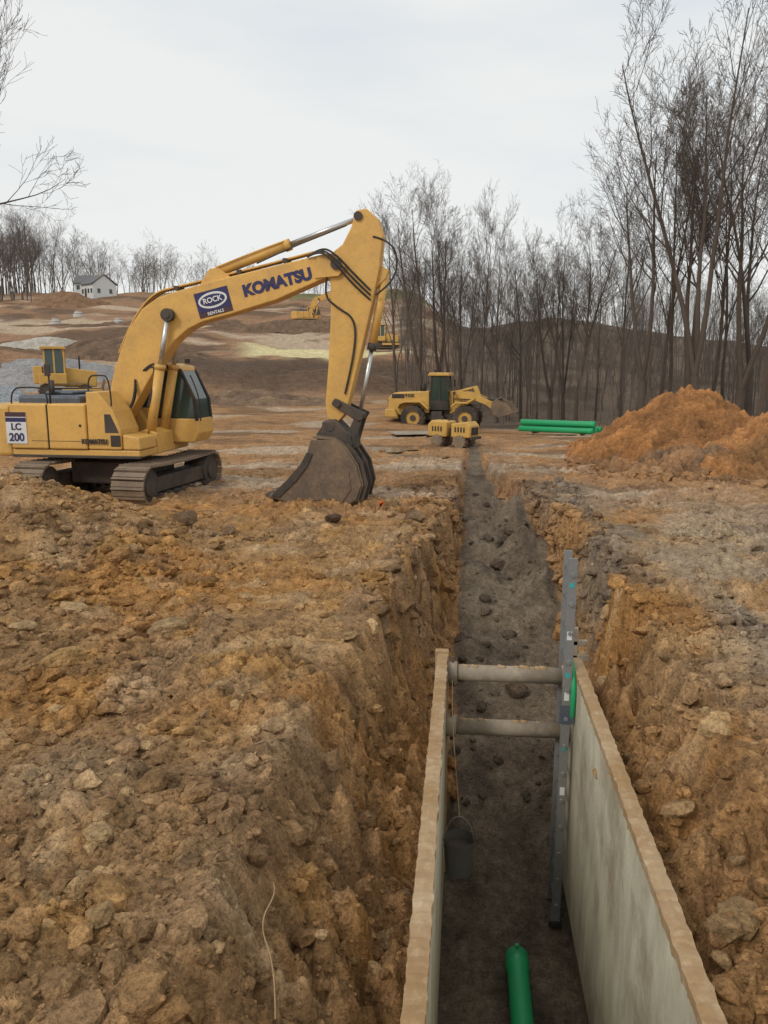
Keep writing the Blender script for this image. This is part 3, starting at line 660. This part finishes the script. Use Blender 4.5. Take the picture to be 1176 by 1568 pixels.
# ---------------------------------------------------------------- trench box
BX=empty('trench_box',0,0,0)
y0,y1=2.2,8.4;zt,zb=-.2,-2.85
def panel(nm,xa,xb,inner):
    box(nm+'_plate',xa,xb,y0,y1,zb,zt-.012,PAN,BX,.012)
    n=260;V=[];F=[]
    yy=np.linspace(y0-.01,y1+.01,n);h1=.010+.04*np.abs(fbm(yy*6,yy*0+xa,301,4));w1=.018*fbm(yy*9,yy*0+2,302,4)
    w2=.018*fbm(yy*9,yy*0+7+xa,303,4)
    for i in range(n):
        a,b=xa-.008+w1[i],xb+.008-w2[i];zz=zt-.012
        V+=[(a,yy[i],zz-.05-abs(w1[i])*3),(a,yy[i],zz+h1[i]*.5),((a+b)/2,yy[i],zz+h1[i]),(b,yy[i],zz+h1[i]*.6),(b,yy[i],zz-.05-abs(w2[i])*4)]
        if i:
            k=5*i
            for j in range(4): F.append([k-5+j,k-4+j,k+1+j,k+j])
    F+= [[0,1,2,3,4],[5*n-1,5*n-2,5*n-3,5*n-4,5*n-5]]
    pm(nm+'_top_rail',V,F,STK,BX,0)
    box(nm+'_end_post',xa-.03,xb+.02,y1+.002,y1+.09,zb,zt+.03,STK if inner else SPR,BX,.012)
panel('left_panel',-.245,-.145,True);panel('right_panel',1.195,1.295,False)
for k,zz in enumerate((-.36,-.98)):
    cyl('spreader_%d'%k,(-.04,8.28,zz),(1.09,8.28,zz),.088,SPR,BX,24)
    for(xa,xb)in((-.145,-.03),(1.08,1.195)): cyl('spreader_collar',(xa,8.28,zz),(xb,8.28,zz),.115,SPR,BX,24)
    for xx in(-.08,1.13): cyl('pin',(xx,8.28,zz-.16),(xx,8.28,zz+.17),.018,DKS,BX,8)
    cyl('spreader_near_%d'%k,(-.145,2.5,zz-.3),(1.195,2.5,zz-.3),.088,SPR,BX,24)
    cyl('bolt',(1.2,8.44,zz+.2),(1.36,8.44,zz+.2),.03,STK,BX,10)
box('end_bracket',1.17,1.38,8.4,8.46,-.24,-.16,SPR,BX,.01);box('end_bracket_upper',1.17,1.36,8.4,8.46,-.06,0.0,SPR,BX,.01)
box('bracket_upright',1.2,1.26,8.4,8.46,-.2,.14,SPR,BX,.01)
for k in range(26):
    xx=random.uniform(.0,1.05);zz=(-.36,-.98)[k%2];r=random.uniform(.02,.045)
    cyl('mud_lump',(xx-r,8.27,zz+.075),(xx+r,8.27+random.uniform(-.02,.02),zz+.08),r*.9,STK,BX,7,r*.5)
L=empty('ladder',1.075,8.02,-3.05,0)
for k,yy in enumerate((-.09,.30)):
    prism('rail_%d'%k,[(-.045,0),(.045,0),(.055,4.05),(-.035,4.05)],yy-.016,yy+.016,ALU,L,.004)
for i in range(13):
    zz=.22+.305*i
    cyl('rung_%d'%i,(.01*zz/4,-.13,zz),(.01*zz/4,.33,zz),.021,ALU,L,10)
for i,zz in enumerate((1.5,2.0,2.55,2.8,3.2,3.75)):
    box('label_%d'%i,-.02,.03,-.1095,-.1065,zz,zz+(.05 if i%2 else .09),TEAL if i%2 else WHT,L,0)
box('rope_clamp',-.06,.09,-.12,-.108,2.3,2.5,HOOD,L,.004)
for k in(-.09,.30): box('foot',-.07,.07,k-.03,k+.03,-.05,.03,BLK,L,.01)
L.rotation_euler=(math.radians(-1.0),math.radians(.4),0)
tube('green_strap',[(1.15,8.2,-.12),(1.17,8.0,-.22),(1.165,7.92,-.5),(1.16,7.98,-.72)],.03,GRN,BX)
PB=empty('plastic_pail',.02,7.35,-2.1)
cyl('body',(0,0,0),(0,0,.36),.13,PAIL,PB,28,.15,False);cyl('bottom',(0,0,0),(0,0,.01),.13,PAIL,PB,28)
for zz in(.29,.35): cyl('rim',(0,0,zz),(0,0,zz+.015),.158,PAIL,PB,28,None,False)
cyl('contents',(0,0,.26),(0,0,.27),.14,DKS,PB,24)
tube('handle',[(-.15,0,.33),(-.12,0,.52),(0,0,.62),(.12,0,.52),(.15,0,.33)],.006,ALU,PB)
tube('rope',[(0,0,.6),(-.05,.1,1.1),(-.1,.5,1.5),(-.1,.88,1.75)],.006,STK,PB)
SP=empty('sewer_pipe',.62,0,-2.98)
pipe('barrel',(0,-1,0),(0,7.3,0),.105,SP)
box('stopper',-.02,.02,7.27,7.31,.09,.14,GRN,SP,.005)
# ---------------------------------------------------------------- clods
def icos(sub):
    import bmesh
    bm=bmesh.new();bmesh.ops.create_icosphere(bm,subdivisions=sub,radius=1)
    v=np.array([x.co[:] for x in bm.verts]);f=np.array([[q.index for q in p.verts] for p in bm.faces]);bm.free();return v,f
def rock_proto(sub,seed):
    v,f=icos(sub);r=np.random.default_rng(seed)
    v=v.copy()
    for k in range(7):
        n=r.normal(size=3);n/=np.linalg.norm(n);d=v@n;lim=r.uniform(.45,.85)
        ex_=np.clip(d-lim,0,None);v=v-ex_[:,None]*n[None,:]*.95
    v=v*(1+.16*r.normal(size=(len(v),1))*(.6 if sub==2 else (.25 if sub>2 else 1)))
    v[:,2]*=.75
    return v,f
def scatter(name,n,smin,smax,region,sub,pw=2.2,dark=1.,inside=False,tint=None):
    protos=[rock_proto(sub,500+i) for i in range(6)]
    xf_,yf_=region(n)
    x=xf_*C57-yf_*S57;y=xf_*S57+yf_*C57
    z,m,g,b=full(x,y)
    keep=(g>.9) if inside else (g<.05)
    keep&=~((y<8.7)&(x>-.32)&(x<1.36))
    x,y,z,m,g,b=[q[keep] for q in(x,y,z,m,g,b)];n=len(x)
    c=ground_color(x,y,m*0,g,b)
    if tint is not None: c=c*.3+np.array(tint)[None,:]*.7
    c=c*rng.uniform(.7,1.35,(n,1))*dark
    s=smin*(smax/smin)**(rng.random(n)**pw)
    VV=[];FF=[];CC=[];off=0
    for i in range(n):
        v,f=protos[i%6];a=rng.random()*6.28;ca,sa=math.cos(a),math.sin(a)
        sc=s[i]*rng.uniform(.7,1.3,3)
        w=v*sc;tl=rng.uniform(-.4,.4)
        w=np.stack([w[:,0]*ca-w[:,1]*sa,w[:,0]*sa+w[:,1]*ca,w[:,2]+w[:,0]*tl],1)
        VV.append(w+np.array([x[i],y[i],z[i]+s[i]*.12]));FF.append(f+off);off+=len(v);CC.append(np.repeat(c[i][None,:],len(v),0))
    me=make_mesh(name,np.concatenate(VV),np.concatenate(FF),np.clip(np.concatenate(CC),.01,1),False)
    return link(name,me,DIRT)
def reg(y0,y1,t0,t1,p=1.):
    def f(n):
        yf=y0*(y1/y0)**(rng.random(n)**p);t=rng.uniform(t0,t1,n);return t*yf,yf
    return f
scatter('dirt_clods',9500,.007,.028,reg(2.9,12,-.62,.6),1,1.5)
scatter('dirt_clods',3400,.02,.12,reg(3,30,-.6,.6),2,3.0)
scatter('loose_stones',260,.04,.15,reg(3.5,20,-.55,.5),2,2.2,1.,False,(.52,.35,.18))
def clus(n):
    k=60;cy=rng.uniform(3.2,16,k);cx=np.where(rng.random(k)<.55,rng.uniform(-.55,-.15,k),rng.uniform(.12,.5,k))*cy
    i=rng.integers(0,k,n);return cx[i]+rng.normal(size=n)*.28,cy[i]+rng.normal(size=n)*.4
scatter('dirt_clods',4200,.012,.09,clus,2,2.1)
def mnd(n):
    a=rng.random(n)*6.28;r=rng.uniform(.75,1.2,n);return 10.8+np.cos(a)*r*4.6,23.5+np.sin(a)*r*3.8
scatter('dirt_clods',1100,.03,.24,mnd,2,2.6,.8)
def brm(n):
    return rng.uniform(-8,-2.6,n),rng.uniform(5,14,n)
scatter('dirt_clods',2800,.02,.13,brm,2,2.6)
def tr(n):
    y=rng.uniform(9.3,21,n);x=rng.uniform(-.1,1.6,n);return x*C57+y*S57,-x*S57+y*C57
scatter('dirt_clods',320,.015,.13,tr,2,2.6,.7,True)
def trb(n):
    y=rng.uniform(9,20,n);x=np.where(rng.random(n)<.4,rng.uniform(-1.2,0,n),rng.uniform(1.45,2.6,n));return x*C57+y*S57,-x*S57+y*C57
scatter('dirt_clods',2200,.02,.16,trb,2,2.2)
def stone(xf,yf,sx,sy,sz,seed,c):
    x,y=W(xf,yf);v,f=rock_proto(3,seed);v=v*np.array([sx,sy,sz])
    v=v*(1+.10*fbm(v[:,0]*9,v[:,1]*9+v[:,2]*7,seed+600,3))[:,None]
    a=seed*1.3;v=np.stack([v[:,0]*math.cos(a)-v[:,1]*math.sin(a),v[:,0]*math.sin(a)+v[:,1]*math.cos(a),v[:,2]],1)
    me=make_mesh('rock',v+np.array([x,y,hgt(x,y)+sz*.35]),f,np.repeat(np.array(c)[None,:],len(v),0),False);link('rock',me,DIRT)
T=(.52,.35,.18);D=(.26,.17,.10)
stone(-2.45,8.7,.28,.19,.15,1,T);stone(-3.7,9.2,.24,.18,.13,2,T);stone(-3.2,7.6,.22,.17,.14,3,(.48,.29,.12))
stone(-3.45,13.6,.26,.22,.28,4,D);stone(-.95,14.8,.2,.16,.15,5,(.12,.08,.05));stone(2.45,8.35,.2,.17,.13,6,T)
stone(.62,15.0,.24,.2,.24,7,D);stone(-2.75,13.9,.14,.12,.17,8,D);stone(-1.75,4.5,.1,.09,.07,9,T);stone(-3.9,8.3,.16,.14,.1,10,T)
for (a,b,q,sd) in((1.25,12.3,.17,11),(1.95,11.2,.2,12),(2.7,16.2,.26,14),(2.2,15.2,.2,17),(2.95,17.2,.24,18)):
    stone(a,b,q,q*.8,q*.8,sd,(.14,.10,.07))
tube('root_strand',[(-1.0,3.9,.1),(-.93,3.7,.2),(-.98,3.5,.16),(-.86,3.35,.05),(-.83,3.2,-.1)],.003,STK,None)
mk=W(-.1,16.2);mz=hgt(*mk);pm('orange_marker_flag',[(mk[0],mk[1],mz),(mk[0]+.01,mk[1],mz),(mk[0]+.01,mk[1],mz+.16),(mk[0]+.1,mk[1],mz+.14),(mk[0]+.1,mk[1]+.01,mz+.07),(mk[0],mk[1],mz+.08)],[[0,1,2,3,4,5]],paint('orange_plastic',(.8,.15,.02),amt=.1),None)
pl=W(1.5,34.5);SPp=empty('road_plate',pl[0],pl[1],hgt(*pl)+.1,HEAD0+.2);box('plate',-1.2,1.2,-.8,.8,0,.03,SPR,SPp,.005)
def puddle(xf,yf,rx,ry,seed):
    x,y=W(xf,yf);n=40;V=[]
    for i in range(n):
        a=2*math.pi*i/n;k=1+.35*float(fbm(np.array([math.cos(a)*1.3]),np.array([math.sin(a)*1.3]),seed,2)[0]);V.append((x+math.cos(a)*rx*k,y+math.sin(a)*ry*k,0))
    zz=float(np.mean([hgt(v[0],v[1]) for v in V[::4]]))+.01
    pm('puddle',[(v[0],v[1],zz) for v in V],[list(range(n))],PUD,None)
m_,n_,b_=nt('puddle_water');b_.inputs['Base Color'].default_value=(.20,.14,.09,1);b_.inputs['Roughness'].default_value=.12;PUD=m_
puddle(-.2,28,1.3,.9,1);puddle(1.2,26.2,1.0,.6,2);puddle(-.9,25,.8,.5,3)
for(xf,yf)in((-47,118),(-38,118),(-50,135)):
    x,y=W(xf,yf);P=empty('concrete_manhole',x,y,hgt(x,y))
    cyl('riser',(0,0,-.2),(0,0,.7),.8,CONC,P,24);cyl('cone',(0,0,.7),(0,0,1.1),.8,CONC,P,24,.5);cyl('collar',(0,0,1.1),(0,0,1.25),.5,CONC,P,24)
# ---------------------------------------------------------------- houses
def house(xf,yf,w,d,h,rz,s=1):
    x,y=W(xf,yf);P=empty('white_house',x,y,hgt(x,y)-.2,HEAD0+rz,s)
    box('walls',-w/2,w/2,-d/2,d/2,-1,h,WHT,P,0)
    V=[(-w/2-.3,-d/2-.4,h+.02),(w/2+.3,-d/2-.4,h+.02),(w/2+.3,0,h+d*.38),(-w/2-.3,0,h+d*.38),(-w/2-.3,d/2+.4,h+.02),(w/2+.3,d/2+.4,h+.02)]
    V2=[(a,b,c+.2) for a,b,c in V]
    pm('roof',V+V2,[[6,7,8,9],[9,8,11,10],[0,3,2,1],[3,4,5,2],[0,1,7,6],[4,10,11,5],[0,6,9,3],[3,9,10,4],[1,2,8,7],[2,5,11,8]],ROOF,P,0)
    pm('gable_walls',[(-w/2+.01,-d/2,h),(-w/2+.01,d/2,h),(-w/2+.01,0,h+d*.37),(w/2-.01,-d/2,h),(w/2-.01,d/2,h),(w/2-.01,0,h+d*.37)],[[0,1,2],[3,5,4]],WHT,P,0)
    for i in range(4):
        xx=-w/2+w*(i+.5)/4
        if i==1: box('door',xx-.5,xx+.5,-d/2-.05,-d/2-.01,.2,2.3,DKS,P,0)
        else: box('window_%d'%i,xx-.4,xx+.4,-d/2-.05,-d/2-.01,1.1,2.2,GLS,P,0)
    for yy in(-d/4,d/4): box('gable_window',w/2+.01,w/2+.05,yy-.4,yy+.4,1.1,2.2,GLS,P,0)
    box('chimney',w*.2,w*.2+.7,-.4,.4,h+d*.2,h+d*.38+.8,CONC,P,0)
house(-62.5,182,6,6.5,3.2,-.75,.85);house(-67,190,7,6,2.6,.1,.85)
# ---------------------------------------------------------------- trees
def gen_tree(seed,H,spread=.55,trunk_r=.2,forks=2,dens=1.0,first=.35):
    r=random.Random(seed);segs=[]
    def rv(): return Vector((r.uniform(-1,1),r.uniform(-1,1),r.uniform(-1,1)))
    def grow(p,d,length,rad,lev):
        n=[9,6,4,3,2][lev];sl=length/n
        kids=[int(10*dens),int(6*dens),int(5*dens),int(4*dens),0][lev]
        f0=[first,.2,.2,.15,0][lev]
        pts=[(p.copy(),rad)]
        for i in range(n):
            d=(d+rv()*[.055,.14,.2,.28,.3][lev]+Vector((0,0,[.03,.12,.12,.08,.04][lev]))).normalized()
            q=p+d*sl;r1=max(rad*(1-(i+1)/n*(.82 if lev<3 else .7)),.005)
            segs.append((tuple(p),tuple(q),pts[-1][1],r1));pts.append((q.copy(),r1));p=q
        for k in range(kids):
            f=f0+(1-f0)*(k+r.random())/max(kids,1);f=min(f,.98)
            i=int(f*n);a,ra=pts[i];b,rb=pts[i+1];u=f*n-i;pp=a.lerp(b,u);rr=ra+(rb-ra)*u
            dd=(b-a).normalized();ax=rv();ax=(ax-dd*ax.dot(dd)).normalized()
            an=r.uniform(.35,.8)*(spread/.55)
            nd=(dd*math.cos(an)+ax*math.sin(an)).normalized()
            if nd.z<0 and lev<2: nd.z*=-.3;nd.normalize()
            ln=length*[.40,.5,.5,.55][lev]*(1.05-.45*(f if lev==0 else f*.7))*r.uniform(.7,1.25)
            grow(pp,nd,ln,max(rr*.55,.006),lev+1)
    base=Vector((0,0,-.4))
    if forks<=1: grow(base,Vector((r.uniform(-.08,.08),r.uniform(-.08,.08),1)).normalized(),H,trunk_r,0)
    else:
        hh=H*r.uniform(.12,.25);top=base+Vector((r.uniform(-.1,.1),r.uniform(-.1,.1),hh));segs.append((tuple(base),tuple(top),trunk_r*1.25,trunk_r))
        for k in range(forks):
            a=6.28*k/forks+r.random();t=r.uniform(.14,.3)
            grow(top,Vector((math.cos(a)*t,math.sin(a)*t,1)).normalized(),(H-hh)*r.uniform(.82,1),trunk_r*.7,0)
    return segs
def seg_mesh(name,segs,thick=1.,sides_big=6):
    P0=np.array([s[0] for s in segs]);P1=np.array([s[1] for s in segs]);R0=np.array([s[2] for s in segs])*thick;R1=np.array([s[3] for s in segs])*thick
    VV=[];FF=[];off=0
    for sides,msk in((sides_big,R0>.05),(3,R0<=.05)):
        p0,p1,r0,r1=P0[msk],P1[msk],R0[msk],R1[msk];n=len(p0)
        if n==0: continue
        d=p1-p0;d/=np.linalg.norm(d,axis=1)[:,None]+1e-9
        ref=np.where(np.abs(d[:,2:3])>.9,np.array([[1.,0,0]]),np.array([[0,0,1.]]))
        a=np.cross(d,ref);a/=np.linalg.norm(a,axis=1)[:,None];b=np.cross(d,a)
        v=np.zeros((n,2*sides,3))
        for k in range(sides):
            t=2*math.pi*k/sides;o=a*math.cos(t)+b*math.sin(t)
            v[:,k]=p0+o*r0[:,None];v[:,sides+k]=p1+o*r1[:,None]
        base=off+np.arange(n)[:,None]*2*sides
        for k in range(sides):
            j=(k+1)%sides;FF.append(np.concatenate([base+k,base+j,base+sides+j,base+sides+k],1))
        VV.append(v.reshape(-1,3));off+=n*2*sides
    return make_mesh(name,np.concatenate(VV),np.concatenate(FF),None,True)
near_protos=[]
for i in range(7):
    me=seg_mesh('bare_tree_mesh_%d'%i,gen_tree(40+i,16,.48+.08*(i%3),.12+.035*(i%3),[1,1,2,1,3,2,1][i],1.0 if i in(2,4,5) else 1.22,.4 if i%2 else .3),1.1)
    me.materials.append(BARK);near_protos.append(me)
far_protos=[]
for i in range(4):
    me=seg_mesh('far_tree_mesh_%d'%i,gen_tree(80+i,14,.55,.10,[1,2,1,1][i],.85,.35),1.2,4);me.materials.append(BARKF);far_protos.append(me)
def plant(name,me,xf,yf,s,parent=None,zs=1.,thin=1.,rot=None):
    x,y=W(xf,yf);o=bpy.data.objects.new(name,me);scene.collection.objects.link(o)
    o.location=(x,y,float(base_height(np.array([x]),np.array([y]))[0])-.1);o.rotation_euler=(random.uniform(-.05,.05),random.uniform(-.05,.05),random.uniform(0,6.28) if rot is None else rot);o.scale=(s*thin,s*thin,s*zs)
    if parent is not None:o.parent=parent
for(px,yf,hh,k)in((1072,42,20.5,4),(985,46,16,2),(1135,45,18.5,5),(1165,41,16,1),(1030,52,18,3),(1112,57,18,6),(1225,41,18,4),(955,54,13,0),(1055,47,18.5,5),(1090,50,17,0),(1010,50,17,6),(1150,54,20,2)):
    plant('bare_tree',near_protos[k],(px-588)/1250*yf,yf,hh/16)
for(px,yf,hh,k)in((608,52,10.5,1),(645,50,12.5,2),(672,56,13.5,5),(695,58,13,3),(735,52,11.5,3),(765,58,12,6),(845,56,12.5,5),(885,54,12.5,2),(915,60,12,0),(705,62,12.5,4),(800,62,11.5,1),(825,52,9,3),(865,60,13,4)):
    plant('bare_tree',near_protos[k],(px-588)/1250*yf,yf,hh/16)
plant('bare_tree',near_protos[4],-14.5,25.5,17.5/16)
plant('bare_tree',near_protos[5],-16.4,29,17/16)
plant('bare_tree',near_protos[3],-19,36,19/16)
WD=empty('background_woods',0,0,0)
for i in range(290):
    px=random.uniform(600,1330);yf=60*(2.6**random.random())
    t=(px-588)/1250
    hh=random.uniform(6,10)*(1.1 if yf>110 else 1)
    plant('woods_tree',far_protos[i%4],t*yf,yf,hh/14,WD,random.uniform(.95,1.1),random.uniform(.7,1.05))
for i in range(170):
    px=random.uniform(615,1300);yf=random.uniform(46,80)
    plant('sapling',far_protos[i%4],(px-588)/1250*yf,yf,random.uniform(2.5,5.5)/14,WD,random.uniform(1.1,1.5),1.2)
TL=empty('distant_tree_line',0,0,0)
for i in range(320):
    px=random.uniform(-120,640);yf=random.uniform(195,260)
    hh=np.interp(px,[-120,40,100,160,300,330,600,640],[18,16.5,16,13.5,11,9,8.5,9])*random.uniform(.7,1.1)
    if px<60 : yf=random.uniform(165,220)
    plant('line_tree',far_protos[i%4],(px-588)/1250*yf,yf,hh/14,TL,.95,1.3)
# ---------------------------------------------------------------- world & lights
w=bpy.data.worlds.new('World');scene.world=w;w.use_nodes=True;n=w.node_tree
bg=n.nodes['Background'];sky=n.nodes.new('ShaderNodeTexSky');sky.sky_type='NISHITA';sky.sun_disc=False
SE,SR=math.radians(38),math.radians(215)
sky.sun_elevation=SE;sky.sun_rotation=SR
tc=n.nodes.new('ShaderNodeTexCoord').outputs['Generated']
mp=n.nodes.new('ShaderNodeMapping');n.links.new(tc,mp.inputs[0]);mp.inputs['Scale'].default_value=(1,1,4.5)
f=noise(n,1.5,5,.5,mp.outputs[0])
cl=ramp(n,f,[(.36,(.78,.83,.87)),(.55,(.93,.94,.925))])
vm=n.nodes.new('ShaderNodeVectorMath');vm.operation='SCALE';n.links.new(cl,vm.inputs[0]);vm.inputs['Scale'].default_value=9.5
mx=mixn(n,sky.outputs[0],vm.outputs[0],.95)
n.links.new(mx,bg.inputs[0]);bg.inputs[1].default_value=.1
sl=bpy.data.lights.new('sun','SUN');sl.energy=1.3;sl.angle=math.radians(14);sl.color=(1,.95,.88)
so=bpy.data.objects.new('sun',sl);scene.collection.objects.link(so)
d=Vector((math.sin(SR)*math.cos(SE),math.cos(SR)*math.cos(SE),math.sin(SE)))
so.rotation_euler=d.to_track_quat('Z','Y').to_euler()
# ---------------------------------------------------------------- camera
cam=bpy.data.cameras.new('camera');co=bpy.data.objects.new('camera',cam);scene.collection.objects.link(co)
cam.sensor_fit='VERTICAL';cam.sensor_height=24;cam.lens=24*1230/1568;cam.clip_start=.05;cam.clip_end=2000
co.location=(0,0,2.9);co.rotation_euler=(math.radians(79.7),0,math.radians(5.7))
scene.camera=co
scene.view_settings.view_transform='Standard';scene.view_settings.look='None';scene.view_settings.exposure=0
